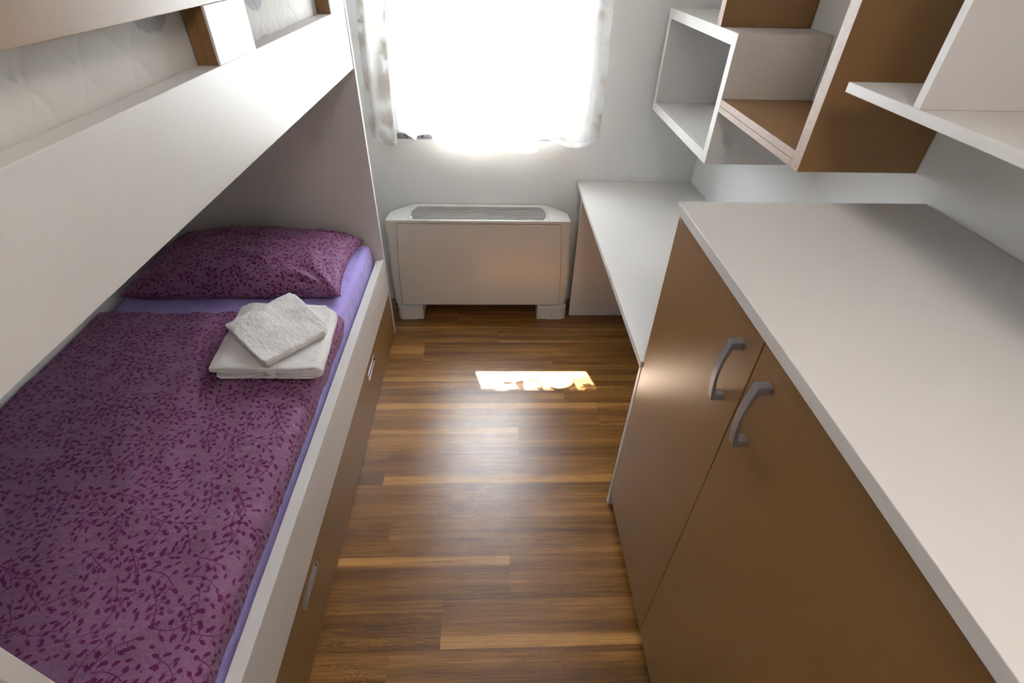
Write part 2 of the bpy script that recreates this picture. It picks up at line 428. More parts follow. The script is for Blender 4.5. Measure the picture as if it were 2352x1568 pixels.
# back wall with the window hole
WX0, WX1, WZ0, WZ1 = -.43, .345, .955, 2.15
bm = bmesh.new()
YO = D + .27
for a in ((XL, WX0, D, YO, 0, ZC), (WX1, XW, D, YO, 0, ZC), (WX0, WX1, D, YO, 0, WZ0), (WX0, WX1, D, YO, WZ1, ZC)): add_box(bm, *a, bev=0)
bmesh.ops.remove_doubles(bm, verts=bm.verts, dist=1e-5)
struct(link('wall_back', bm, M_WALL))
# window: frame, sashes, panes, granite sill
wy = D + .17
win = bpy.data.objects.new('window_1', None); S.collection.objects.link(win); win.location = (-.04, wy, WZ0); win['kind'] = 'structure'
bm = bmesh.new()
fw = .045
for a in ((WX0, WX0 + fw, wy, wy + .06, WZ0, WZ1), (WX1 - fw, WX1, wy, wy + .06, WZ0, WZ1), (WX0 + fw, WX1 - fw, wy, wy + .06, WZ0, WZ0 + fw), (WX0 + fw, WX1 - fw, wy, wy + .06, WZ1 - fw, WZ1)): add_box(bm, *a, bev=.002)
link('window_frame', bm, M_PVC, win)
s0, s1 = WX0 + fw + .002, WX1 - fw - .002
bm = bmesh.new(); sw = .05; sz0, sz1 = WZ0 + fw + .002, WZ1 - fw - .002
for a in ((s0, s0 + sw, wy - .015, wy + .045, sz0, sz1), (s1 - sw, s1, wy - .015, wy + .045, sz0, sz1), (s0 + sw, s1 - sw, wy - .015, wy + .045, sz0, sz0 + sw), (s0 + sw, s1 - sw, wy - .015, wy + .045, sz1 - sw, sz1)): add_box(bm, *a, bev=.003)
link('window_sash', bm, M_PVC, win)
box('window_pane', s0 + sw - .005, s1 - sw + .005, wy + .012, wy + .018, sz0 + sw - .005, sz1 - sw + .005, M_GLASS, win, bev=0)
o = box('window_sill', -.482, .40, D - .006, wy - .0155, WZ0 + .001, WZ0 + .0245, M_GRAN, win, bev=.002); o['label'] = 'speckled grey granite sill'
# unseen eave put in to limit the sun patch, and the yard outside
struct(box('added_eave_1', XL - 1, XW + 1, YO + .02, YO + .525, 2.33, 2.45, M_OUT, bev=0))
struct(box('floor_yard', -7, 7, YO + .01, 10, -.45, -.3, M_OUT, bev=0))

# ------------------------------------------------------------------ made-up fixture for the added fill light, behind the camera
lp = empty('fill_fixture', (.25, -.15, ZC), 'added round fill light on the ceiling behind the viewer', 'lamp')
bm = bmesh.new(); bmesh.ops.create_cone(bm, cap_ends=True, segments=48, radius1=.24, radius2=.24, depth=.02, matrix=Matrix.Translation((.25, -.15, ZC - .0105))); link('fill_base', bm, M_PVC, lp)
bm = bmesh.new(); bmesh.ops.create_cone(bm, cap_ends=True, segments=48, radius1=.2, radius2=.22, depth=.008, matrix=Matrix.Translation((.25, -.15, ZC - .0245))); link('fill_disc', bm, M_FILL, lp)

# ------------------------------------------------------------------ bunk bed
BX = -.5435; BY0, BY1 = .238, 2.239; BI = -.5805; WL = XL + .012
bed = empty('bunk_bed', (-1.0, 1.24, 0), 'white and caramel bunk bed with drawers along the left wall', 'bunk bed')
box('end_panel', WL, BX + .0005, BY1, BY1 + .022, 0, 2.02, M_WHITE, bed, .001)
box('end_panel', WL, BX + .0005, BY0 - .022, BY0, 0, 2.02, M_WHITE, bed, .001)
box('lower_rail', BI, BX, BY0, BY1, .2724, .4726, M_WHITE, bed, .0015)
box('lower_base', WL, BI - .004, BY0, BY1, .24, .27, M_WHITE, bed)
# upper bunk
UX = -.5465; UI = -.5896
box('upper_rail', UI, UX, BY0, BY1, 1.3272, 1.527, M_WHITE, bed, .001)
box('upper_base', WL, UI - .001, BY0, BY1, 1.335, 1.36, M_WHITE, bed)
box('guard_rail', UI, UX, BY0, BY1, 1.6285, 1.80, M_GUARD, bed, .001)['label'] = 'light caramel safety board'
def post(y0, y1):
    p = box('guard_post', UI, UX - .0035, y0, y1, 1.527, 1.6285, M_BROWN, bed, .0006)
    box('post_seam', UI + .021, UI + .0214, y0 - .0002, y0 + .001, 1.5275, 1.628, M_DARK, p, 0)
    box('post_facing', UX - .0033, UX + .0015, y0, y1, 1.5275, 1.6283, M_WHITE, p, .0006)['label'] = 'white facing'
    return p
post(1.152, 1.346); post(2.043, 2.2385); post(.24, .40)
# drawers under the lower bunk
def drawer():
    x1 = BX - .0035; x0 = x1 - .018; z0, z1 = .004, .270
    y0, y1 = BY0 + .001, BY1 - .001; holes = ((.663, .808), (1.643, 1.792))
    hz0, hz1 = .193, .229
    bm = bmesh.new()
    ys = [y0] + [h for hh in holes for h in hh] + [y1]; zs = [z0, hz0, hz1, z1]
    def hole(i, j): return j == 1 and i in (1, 3)
    G = {}
    def vt(x, i, j):
        k = (x, i, j)
        if k not in G: G[k] = bm.verts.new((x, ys[i], zs[j]))
        return G[k]
    for i in range(5):
        for j in range(3):
            if hole(i, j):
                for (p, q) in (((i, j), (i + 1, j)), ((i + 1, j), (i + 1, j + 1)), ((i + 1, j + 1), (i, j + 1)), ((i, j + 1), (i, j))):
                    bm.faces.new((vt(x0, *p), vt(x0, *q), vt(x1, *q), vt(x1, *p)))
                continue
            for x in (x0, x1): bm.faces.new((vt(x, i, j), vt(x, i + 1, j), vt(x, i + 1, j + 1), vt(x, i, j + 1)))
    for i in range(5):
        for j in (0, 3): bm.faces.new((vt(x0, i, j), vt(x0, i + 1, j), vt(x1, i + 1, j), vt(x1, i, j)))
    for j in range(3):
        for i in (0, 5): bm.faces.new((vt(x0, i, j), vt(x0, i, j + 1), vt(x1, i, j + 1), vt(x1, i, j)))
    bmesh.ops.recalc_face_normals(bm, faces=bm.faces)
    d = link('drawer', bm, M_BROWN, bed)
    for h0, h1 in holes:   # recessed pull: a rim and a curved tray
        bm = bmesh.new(); r = .0022
        add_box(bm, x1 - .012, x1 + .001, h0, h1, hz1 - r, hz1, .0003); add_box(bm, x1 - .012, x1 + .001, h0, h1, hz0, hz0 + r, .0003)
        add_box(bm, x1 - .012, x1 + .001, h0, h0 + r * 2.5, hz0, hz1, .0003); add_box(bm, x1 - .012, x1 + .001, h1 - r * 2.5, h1, hz0, hz1, .0003)
        n = 10
        pts = [(x1 - .001 - .014 * math.sin(math.pi * i / n * .5), hz0 + r + (hz1 - hz0 - 2 * r) * (i / n) ** 1.3) for i in range(n + 1)]
        prism(bm, pts + [(p[0] - .001, p[1]) for p in pts[::-1]], 'y', h0, h1)
        link('recessed_pull', bm, M_CHROME, d)['label'] = 'brushed metal recessed pull'
drawer()
box('bed_plinth', WL, BX - .03, BY0, BY1, .001, .236, M_DARK, bed, 0)

# upper mattress
def rounded_block(bm, x0, x1, y0, y1, z0, z1, r, seg=5):
    add_box(bm, x0, x1, y0, y1, z0, z1, r, seg)
bm = bmesh.new(); rounded_block(bm, WL + .003, -.5925, BY0 + .004, BY1 - .004, 1.3615, 1.66, .028)
o = tag(link('upper_mattress', bm, M_TICK, smooth=False), 'quilted white mattress with grey damask rings on the upper bunk', 'mattress')
recenter(o)
for p in o.data.polygons: p.use_smooth = True

# lower mattress under a lavender fitted sheet
def sheet_mattress():
    bm = bmesh.new()
    x0, x1, y0, y1, z0, z1, r = WL + .004, -.594, BY0 + .004, BY1 - .003, .2715, .565, .032
    # rounded shell: param round the section in x-z, then along y
    sec = []
    n = 40
    sec.append((x0, z0)); sec.append((x0, z1 - r))
    for i in range(1, 8): a = math.pi / 2 * i / 8; sec.append((x0 + r - r * math.cos(a), z1 - r + r * math.sin(a)))
    for i in range(n + 1): sec.append((x0 + r + (x1 - x0 - 2 * r) * i / n, z1))
    for i in range(1, 8): a = math.pi / 2 * i / 8; sec.append((x1 - r + r * math.sin(a), z1 - r + r * math.cos(a)))
    for i in range(6): sec.append((x1, z1 - r - (z1 - r - z0) * i / 5))
    ny = 150
    def fn(u, v):
        k = int(round(u * (len(sec) - 1))); x, z = sec[k]; y = y0 + (y1 - y0) * v
        e = min(v, 1 - v) * (y1 - y0); pull = max(0, 1 - e / r)
        if pull > 0:
            c = 1 - math.sqrt(max(0, 1 - pull * pull))
            if z > z1 - r - .001: z -= c * r
        if z > z0 + .05:
            wr = .0035 * fbm(x * 7 + y * 3, y * 5, 1) + .0028 * max(0, 1 - abs(fbm(x * 9 - y * 6, y * 4, 5, 2)) * 5) * ss(1.55, 1.75, y)
            if k < 50 and z > z1 - .002: z += wr
            else: x += -abs(wr) * .8
        return (x, y, z)
    V = grid(bm, len(sec) - 1, ny, fn)
    bm.faces.new([V[i][0] for i in range(len(sec))]); bm.faces.new([V[i][ny] for i in range(len(sec))][::-1])
    bm.faces.new([V[0][j] for j in range(ny + 1)][::-1] + [V[-1][j] for j in range(ny + 1)])
    bmesh.ops.recalc_face_normals(bm, faces=bm.faces)
    return link('mattress', bm, M_SHEET, smooth=True)
recenter(tag(sheet_mattress(), 'mattress in a lavender fitted sheet on the lower bunk', 'mattress'))

# duvet with leaf print
def duvet():
    bm = bmesh.new()
    xl = WL + .006; nx, ny = 150, 300
    xe = -.640                       # where the top starts to roll over the mattress edge
    drop = .020; Rr = .0555; th = .014
    ztop = .583
    W = xe - xl; arc = Rr * math.pi / 2; total = W + arc + drop
    ya, yb = BY0 + .012, 1.632
    def hgt(x, y):
        h = .0045 * fbm(x * 3.1, y * 2.6, 2, 3) + .0022 * fbm(x * 9 + 3, y * 7, 4, 3)
        # long soft ridges
        h += .0070 * max(0, 1 - abs(nz(x * 3.5 + y * 1.3, y * 1.1, 9)) * 6)
        h += .0065 * max(0, 1 - abs(nz(x * 2.2 - y * 3.0, x * 2 + y * .8, 19)) * 7)
        # gathered pulls near the front right corner
        k = ss(.95, .35, y) * ss(-1.1, -.62, x)
        h += .007 * k * math.sin((y * 34 - x * 16) + 2 * nz(x * 4, y * 4)) * (.5 + .5 * nz(x * 6, y * 2, 3))
        return h
    def pt(u, v, lift):
        d = u * total
        # rounded free corners at the head end
        y = ya + (yb - ya) * v
        y += .010 * nz(u * 6, 3) * v + .006 * nz(u * 17, 8) * v
        edge = ss(.965, 1.0, u)
        y -= v ** 8 * edge * .05
        rollv = max(0, (v - .985) / .015)                      # rounded edge at head end
        zz = ztop - lift
        if d < W: x = xl + d; z = zz; nx_, nz_ = 0, 1
        elif d < W + arc:
            a = (d - W) / Rr; x = xe + (Rr - lift) * math.sin(a); z = zz - (Rr - lift) * (1 - math.cos(a)); nx_, nz_ = math.sin(a), math.cos(a)
        else:
            t = d - W - arc; wob = .010 * nz(y * 7, 31) + .006 * nz(y * 19, 5)
            x = xe + (Rr - lift); z = ztop - Rr - t * (1 + wob * 4) ; nx_, nz_ = 1, 0
            x += .004 * nz(y * 11, t * 14, 3) * min(1, t / .03)
        h = hgt(x, y) if lift == 0 else 0
        if lift == 0: h -= th * .7 * (rollv ** 2)
        if nx_ > .5: h = max(-.004, min(.004, h))
        x += h * nx_; z += h * nz_
        x = min(x, -.5835)
        return (x, y, z)
    uvf = lambda u, v: (u * total, v * (yb - ya))
    top = grid(bm, nx, ny, lambda u, v: pt(u, v, 0), uvf)
    bot = grid(bm, nx, ny, lambda u, v: pt(u, v, th), uvf)
    uvl = bm.loops.layers.uv.verify()
    def strip(A, Bq, uv):
        for i in range(len(A) - 1):
            f = bm.faces.new((A[i], Bq[i], Bq[i + 1], A[i + 1]))
            for lp, q in zip(f.loops, (i, i, i + 1, i + 1)): lp[uvl].uv = uv(q / (len(A) - 1))
    strip([r[-1] for r in top], [r[-1] for r in bot], lambda q: uvf(q, 1)); strip([r[0] for r in bot], [r[0] for r in top], lambda q: uvf(q, 0))
    strip(top[0], bot[0], lambda q: uvf(0, q)); strip(bot[-1], top[-1], lambda q: uvf(1, q))
    bmesh.ops.recalc_face_normals(bm, faces=bm.faces)
    return link('duvet', bm, M_QUILT, smooth=True)
recenter(tag(duvet(), 'purple duvet with magenta leaf print spread over the lower bunk', 'duvet'))

# pillow
def pillow():
    bm = bmesh.new(); N = 90
    c00 = Vector((-1.49, 1.715)); c10 = Vector((-.612, 1.722)); c11 = Vector((-.614, 2.20)); c01 = Vector((-1.485, 2.21))
    def plan(u, v):
        # sides pulled in between the pointed corners
        uu = u; vv = v
        bu = math.sin(math.pi * v); bv = math.sin(math.pi * u)
        uu = .5 + (u - .5) * (1 - .075 * bu ** .7); vv = .5 + (v - .5) * (1 - .035 * bv ** .7)
        p = c00.lerp(c10, uu).lerp(c01.lerp(c11, uu), vv)
        return p
    def prof(u, v):
        a = max(0, 1 - abs(2 * u - 1) ** 2.6) ** .47; b = max(0, 1 - abs(2 * v - 1) ** 2.4) ** .45
        return a * b
    def top(u, v):
        p = plan(u, v); h = prof(u, v)
        edge = min(u, 1 - u, v, 1 - v)
        z = .592 + h * (.108 + .028 * v)
        wr = .006 * fbm(u * 5, v * 4, 3, 4) * min(1, edge * 12)
        wr += .005 * max(0, 1 - abs(nz(u * 5 + v * 2, v * 3, 12)) * 5) * min(1, edge * 8)
        # creases radiating from the right corners
        for (cu, cv) in ((1, 0), (1, 1)):
            du, dv = u - cu, v - cv; r = math.hypot(du, dv * .55); a = math.atan2(dv, du)
            wr += .009 * math.sin(a * 13 + 3 * cv) * math.exp(-(r / .22) ** 2) * min(1, edge * 18)
        z += wr
        z += .012 * (1 - h) * ss(.3, 1, v) * .5
        return (p.x, p.y + .012 * h * (v - .2), z)
    def bot(u, v):
        p = plan(u, v); h = prof(u, v)
        return (p.x, p.y + .004 * h, max(.5735, .592 - h * .06 + .012 * (1 - h) * ss(.3, 1, v) * .5))
    def arc(f):
        t = [0]; p = None
        for i in range(401):
            q = Vector(f(i / 400))
            if p is not None: t.append(t[-1] + (q - p).length)
            p = q
        return lambda x: t[int(round(x * 400))]
    def tz(u, v): h = prof(u, v); p = plan(u, v); return (p.x, p.y, .592 + h * (.108 + .028 * v))
    av = arc(lambda v: tz(.5, v)); au = arc(lambda u: tz(u, .5))
    uvf = lambda u, v: (au(u) + 3.3, av(v) + 1.7)
    A = grid(bm, N, N, top, uvf); B = grid(bm, N, N, bot, uvf)
    bmesh.ops.remove_doubles(bm, verts=bm.verts, dist=.0004)
    bmesh.ops.recalc_face_normals(bm, faces=bm.faces)
    return link('pillow', bm, M_QUILT, smooth=True)
recenter(tag(pillow(), 'plump purple leaf-print pillow at the head of the lower bunk', 'pillow'))

# towels: folded ribbons extruded and warped onto a quad
def towel(name, quad, zb, layers, over, seed, dimple, nlen=70):
    """quad: front-left, front-right, back-right, back-left; fold on the right side; layers: list of (offset from outer, thickness)"""
    bm = bmesh.new(); q = [Vector(p) for p in quad]
    def outline(o, th, Ht, xs0, xs1):
        """closed outline of one U shaped ply; local (s in 0..1, z)"""
        pts = []; R = Ht / 2 - o; Wd = .36
        cx = 1 - (Ht / 2) / Wd; cz = Ht / 2
        n = 14
        outer = [(xs0 + (cx - xs0) * i / 22, o) for i in range(23)]
        outer += [(cx + math.sin(math.pi * i / n) * R / Wd, cz - math.cos(math.pi * i / n) * R) for i in range(1, n)]
        outer += [(cx + (xs1 - cx) * i / 22, Ht - o) for i in range(23)]
        Ri = max(.0006, R - th)
        inner = [(xs1 + .002, Ht - o - th * .5)] + [(xs1 + (cx - xs1) * i / 22, Ht - o - th) for i in range(23)]
        inner += [(cx + math.sin(math.pi * i / n) * Ri / Wd, cz + math.cos(math.pi * i / n) * Ri) for i in range(1, n)]
        inner += [(cx + (xs0 - cx) * i / 22, o + th) for i in range(23)] + [(xs0 - .004, o + th * .5)]
        return outer + inner
    for (o, th, Ht, xs0, xs1) in layers:
        pts = outline(o, th, Ht, xs0, xs1)
        n = len(pts)
        def fn(u, v, pts=pts, n=n):
            k = int(round(u * n)) % n; s, z = pts[k]
            ev = min(v, 1 - v)
            rl = max(0, 1 - ev / .03)
            zz = z
            a = q[0].lerp(q[1], s).lerp(q[3].lerp(q[2], s), v)
            topw = ss(0, Ht, z)
            # left overhang rolls down, soft dimples, wobbly rim
            zz -= over * topw * ss(.16, -.03, s)
            zz += 1.5 * dimple(s, v) * topw
            zz += .0012 * fbm(s * 40, v * 40, seed + z * 90, 3)
            zz += (Ht * .5 - z) * .16 * rl * rl
            if ev < .06 and (s > .93 or s < .05): a = a.lerp((q[0] + q[1] + q[2] + q[3]) / 4, .035 * (1 - ev / .06) ** 2)
            dx = .003 * nz(v * 5, seed, z * 40) + .0010 * nz(v * 60, s * 60, seed + z * 200)
            dy = (.003 * nz(s * 6, seed + 5, z * 50) + .0010 * nz(v * 60 + 9, s * 60, seed + z * 200)) * (1 if ev < .2 else .3)
            if s > .9:   # rounded rear corner of the fold
                c = ss(.82, 1.0, v) * ss(.8, 1, s); a = a + (q[0] - q[1]) * .10 * c * c
            a = a + (q[1] - q[0]).normalized() * dx
            return (a.x, a.y + dy, max(zb + .0008, zb + zz))
        V = grid(bm, n, nlen, fn, None, closed_u=True)
        bm.faces.new([V[i][0] for i in range(n)][::-1]); bm.faces.new([V[i][nlen] for i in range(n)])
    bmesh.ops.recalc_face_normals(bm, faces=bm.faces)
    o = link(name, bm, M_TERRY, smooth=True)
    sb = o.modifiers.new('subdivision', 'SUBSURF'); sb.levels = sb.render_levels = 2
    for sc_, st in ((.030, .0030), (.0035, .0017)):
        tx = bpy.data.textures.new('terry_loops', 'CLOUDS'); tx.noise_scale = sc_; tx.noise_depth = 2
        dm = o.modifiers.new('displace', 'DISPLACE'); dm.texture = tx; dm.strength = st; dm.mid_level = .5; dm.texture_coords = 'LOCAL'
    return o
def dim1(s, v): return -.006 * math.exp(-(((s - .35) / .2) ** 2 + ((v - .25) / .2) ** 2)) + .003 * nz(s * 5, v * 5, 4)
zt = .592
o = towel('bath_towel', ((-.918, 1.232), (-.556, 1.226), (-.583, 1.592), (-.948, 1.612)), zt,
          [(.0, .0130, .050, .03, -.02), (.0155, .0070, .050, .06, .04)], .014, 1.3, dim1)
recenter(tag(o, 'larger white terry towel folded flat on the duvet beneath the small one', 'towel', 'folded white towels on the bed'))
def dim2(s, v): return .004 * nz(s * 4 + 2, v * 4, 8) - .009 * math.exp(-(((s - .42) / .12) ** 2 + ((v - .72) / .16) ** 2)) - .005 * math.exp(-(((s - .75) / .12) ** 2 + ((v - .55) / .3) ** 2)) + .004 * math.exp(-(((s - .2) / .15) ** 2 + ((v - .4) / .3) ** 2))
# fold along the front-right side; open plies show on the front-left
o = towel('hand_towel', ((-.930, 1.425), (-.725, 1.222), (-.558, 1.412), (-.760, 1.640)), zt + .0535,
          [(.0, .0105, .024, -.10, .02)], .0, 5.1, dim2)
recenter(tag(o, 'small white terry towel folded into a diamond on top of the larger towel', 'towel', 'folded white towels on the bed'))

# ------------------------------------------------------------------ fan coil heater
def fan_coil():
    fc = empty('fan_coil_unit', (-.06, 2.48, 0), 'white floor standing fan coil heater below the window', 'heater')
    yf, yb = 2.394, 2.586; ZT = .611
    xl = lambda z: -.545 - .014 * ss(.61, .25, z)
    xr = lambda z: .407 + .024 * ss(.61, .30, z)
    # casing with curved sides
    bm = bmesh.new(); zs = [.085 + (.546 - .085) * i / 40 for i in range(41)]
    def ring(z):
        a, b = xl(z), xr(z); r = .022; pts = []
        rf = .006 + .016 * ss(.545, .36, z) + .008 * ss(.16, .085, z)
        ff = yf + .010 * ss(.12, .085, z)
        for i in range(7):
            t = math.pi / 2 * i / 6; pts.append((a + rf - rf * math.cos(t), ff + .003 + rf - rf * math.sin(t)))
        for i in range(7):
            t = math.pi / 2 * i / 6; pts.append((b - rf + rf * math.sin(t), ff + .003 + rf - rf * math.cos(t)))
        pts += [(b, yb), (a, yb)]
        return [bm.verts.new((p[0], p[1], z)) for p in pts]
    R = [ring(z) for z in zs]
    for A, Bq in zip(R[:-1], R[1:]):
        for i in range(len(A)): bm.faces.new((A[i], A[(i + 1) % len(A)], Bq[(i + 1) % len(A)], Bq[i]))
    bm.faces.new(R[0][::-1]); bm.faces.new(R[-1])
    bmesh.ops.recalc_face_normals(bm, faces=bm.faces)
    link('casing', bm, M_PLAST, fc, smooth=False)
    # front panel with slightly bowed sides, standing a hair proud of the casing
    bm = bmesh.new()
    def side(z, s):
        t = (.593 - z) / (.593 - .09)
        return (-.486 - .020 * math.sin(min(1, t * 1.25) * math.pi / 2) - .006 * t) if s < 0 else (.357 + .020 * math.sin(min(1, t * 1.25) * math.pi / 2) + .006 * t)
    nz_ = 24; zz = [.092 + (.5925 - .092) * i / nz_ for i in range(nz_ + 1)]
    out = [(side(z, 1), z) for z in zz] + [(side(z, -1), z) for z in zz[::-1]]
    prism(bm, out, 'y', yf - .0035, yf + .01)
    es = [e for e in bm.edges if abs(e.verts[0].co.y - e.verts[1].co.y) < 1e-6 and e.verts[0].co.y < yf]
    bmesh.ops.bevel(bm, geom=es, offset=.0016, segments=2, affect='EDGES')
    fp = link('front_panel', bm, M_PLAST, fc)
    # dark shadow joint round the panel
    bm = bmesh.new()
    w_ = .0018
    out2 = [(p[0] + (w_ if p[0] > 0 else -w_), p[1] + (w_ if p[1] > .59 else (-w_ if p[1] < .0925 else 0))) for p in out]
    prism(bm, out2, 'y', yf - .0002, yf + .009)
    link('panel_joint', bm, M_DARK, fc)
    # badge
    bm = bmesh.new(); add_box(bm, .203, .262, yf - .0055, yf - .0032, .5775, .5845, .0007)
    bd = link('badge', bm, M_PVC, fp)
    bm = bmesh.new()
    rnd = random.Random(5); x = .2065
    for i in range(9):
        wd = .0042; add_box(bm, x, x + wd, yf - .0058, yf - .0054, .5785, .5812, 0); x += wd + .0014
    link('badge_lettering', bm, laminate('badge_grey', (.2, .17, .12, 1), .5), bd)
    # top cover: smooth height field with a cut for the grille
    gx0, gx1, gy0, gy1 = -.418, .283, 2.404, 2.546
    def ztop(x, y):
        t = max(0, (abs(x + .069) - .345) / .130)
        t = min(1, t)
        back = (y - yf) / (yb - yf)
        return .611 + .009 * math.sin(min(1, max(0, back)) * math.pi * .75) * (1 - t) - .018 * (t ** 1.4) * back
    def yback(x):
        t = min(1, max(0, (abs(x + .069) - .345) / .130)); return yb - .062 * t ** 1.3
    bm = bmesh.new(); NX, NY = 120, 24
    top = {}; 
    xs = [-.546 + (.408 + .546) * i / NX for i in range(NX + 1)]
    def gend(y):  # curved grille ends
        t = (y - gy0) / (gy1 - gy0); return .022 * (2 * t - .85) ** 2
    def pnt(x, f):
        y = yf + .0015 + (yback(x) - yf - .0015) * f; return Vector((x, y, ztop(x, y)))
    V = [[bm.verts.new(pnt(x, j / NY)) for j in range(NY + 1)] for x in xs]
    L = [[bm.verts.new(Vector((*pnt(x, j / NY).xy, .5465))) for j in range(NY + 1)] for x in xs]
    hole = set()
    for i in range(NX):
        for j in range(NY):
            c = (V[i][j].co + V[i + 1][j + 1].co) / 2
            g = gend(c.y)
            if gx0 + g < c.x < gx1 - g and gy0 < c.y < gy1: hole.add((i, j)); continue
            bm.faces.new((V[i][j], V[i + 1][j], V[i + 1][j + 1], V[i][j + 1]))
            bm.faces.new((L[i][j], L[i][j + 1], L[i + 1][j + 1], L[i + 1][j]))
    for i in range(NX):
        for (di, dj, a, b) in ((0, 0, None, None),):
            bm.faces.new((V[i][0], L[i][0], L[i + 1][0], V[i + 1][0])); bm.faces.new((V[i][NY], V[i + 1][NY], L[i + 1][NY], L[i][NY]))
    for j in range(NY):
        bm.faces.new((V[0][j], V[0][j + 1], L[0][j + 1], L[0][j])); bm.faces.new((V[NX][j], L[NX][j], L[NX][j + 1], V[NX][j + 1]))
    for (i, j) in hole:
        for (a, b, nb) in (((i, j), (i + 1, j), (i, j - 1)), ((i, j + 1), (i + 1, j + 1), (i, j + 1)), ((i, j), (i, j + 1), (i - 1, j)), ((i + 1, j), (i + 1, j + 1), (i + 1, j))):
            if nb not in hole:
                bm.faces.new((V[a[0]][a[1]], V[b[0]][b[1]], L[b[0]][b[1]], L[a[0]][a[1]]))
    bmesh.ops.recalc_face_normals(bm, faces=bm.faces)
    # front lip hanging from the cover
    tc = link('top_cover', bm, M_PLAST, fc, smooth=False)
    for p in tc.data.polygons:
        if p.normal.z > .8: p.use_smooth = True
    box('top_lip', -.546, .408, yf - .0022, yf + .006, .5945, .6112, M_PLAST, fc, .0022)
    box('grille_well', gx0 + .002, gx1 - .002, gy0, gy1, .572, .575, M_DARK, fc, 0)
    for k in range(10):
        y = gy0 + .008 + k * (gy1 - gy0 - .016) / 9; g = gend(y)
        bm = bmesh.new(); z = ztop(0, y)
        z2 = z - .002
        prism(bm, [(y - .0024, z2), (y + .0016, z2), (y + .0026, z2 - .012), (y + .0012, z2 - .012)], 'x', gx0 + g * .9, gx1 - g * .9)
        link('grille_slat', bm, M_PLAST, fc)
    for k in range(7):
        x = gx0 + .095 + k * (gx1 - gx0 - .19) / 6
        box('grille_rib', x, x + .0022, gy0 + .004, gy1 - .004, .600, .608, M_PLAST, fc, 0)
    # seams of the two side caps
    for sgn, xx in ((-1, -.428), (1, .293)):
        bm = bmesh.new(); n = 16
        for i in range(n):
            def P(t):
                y = yf - .0024 + t * .165; g = .012 * math.sin(t * math.pi * 1.4) * -sgn
                xq = xx + sgn * .004 - g * -1 * .6
                return Vector((xq, y, ztop(xq, y) + .0003))
            a, b = P(i / n), P((i + 1) / n)
            bm.faces.new([bm.verts.new(c) for c in (a - Vector((.0007, 0, 0)), a + Vector((.0007, 0, 0)), b + Vector((.0007, 0, 0)), b - Vector((.0007, 0, 0)))])
        add_box(bm, xx + sgn * .004 - .0006, xx + sgn * .004 + .0006, yf - .0026, yf - .0022, .594, .611, 0)
        link('cap_seam', bm, laminate('grey_seam', (.22, .22, .22, 1), .6), tc)
        # hinged control lid outline
        bm = bmesh.new(); x_a = xx + sgn * .036; x_b = -.540 if sgn < 0 else .402
        yl = yf + .024
        n = 20
        for i in range(n):
            xa = x_a + (x_b - x_a) * i / n; xb_ = x_a + (x_b - x_a) * (i + 1) / n
            q = [Vector((xa, yl - .0006, 0)), Vector((xb_, yl - .0006, 0)), Vector((xb_, yl + .0006, 0)), Vector((xa, yl + .0006, 0))]
            for c in q: c.z = ztop(c.x, c.y) + .0003
            bm.faces.new([bm.verts.new(c) for c in q])
        for i in range(n):
            t0, t1 = i / n, (i + 1) / n
            def P2(t): y = yl + t * .09; xq = x_a + sgn * .012 * (t * 2 - .7) ** 2 - sgn * .006; return Vector((xq, y, ztop(xq, y) + .0003))
            a, b = P2(t0), P2(t1)
            bm.faces.new([bm.verts.new(c) for c in (a - Vector((.0005, 0, 0)), a + Vector((.0005, 0, 0)), b + Vector((.0005, 0, 0)), b - Vector((.0005, 0, 0)))])
        link('lid_seam', bm, laminate('pale_grey_seam', (.42, .42, .42, 1), .6), tc)
    # feet with a stepped front
    for a, b in ((-.541, -.398), (.262, .428)):
        bm = bmesh.new(); n = 12
        L0, L1 = a, b
        if a < 0: pts = [(a, 2.58), (a, 2.392)] + [(a + (b - a) * i / n, 2.3735 + .006 * ss(.55, .8, i / n) + .016 * (1 - ss(0, .12, i / n))) for i in range(n + 1)] + [(b, 2.58)]
        else: pts = [(a, 2.58)] + [(a + (b - a) * i / n, 2.3735 + .006 * ss(.45, .2, i / n) + .016 * ss(.88, 1, i / n)) for i in range(n + 1)] + [(b, 2.58)]
        prism(bm, pts, 'z', .0005, .085); link('foot', bm, M_PLAST, fc)
    return fc
fan_coil()

# ------------------------------------------------------------------ desk
DX = .4517; CY = 1.1327
dk = empty('desk', (.76, 1.85, 0), 'white desk in the far right corner beneath the wall boxes', 'desk')
box('desktop', DX, XW - .003, CY + .001, D - .003, .7255, .75, M_WHITE, dk, .0012)
box('side_panel', .4558, XW - .02, 2.4157, 2.4337, .0005, .725, M_WHITE, dk, .0008)
box('side_panel', .4561, XW - .02, CY + .001, CY + .019, .003, .725, M_WHITE, dk, .0008)

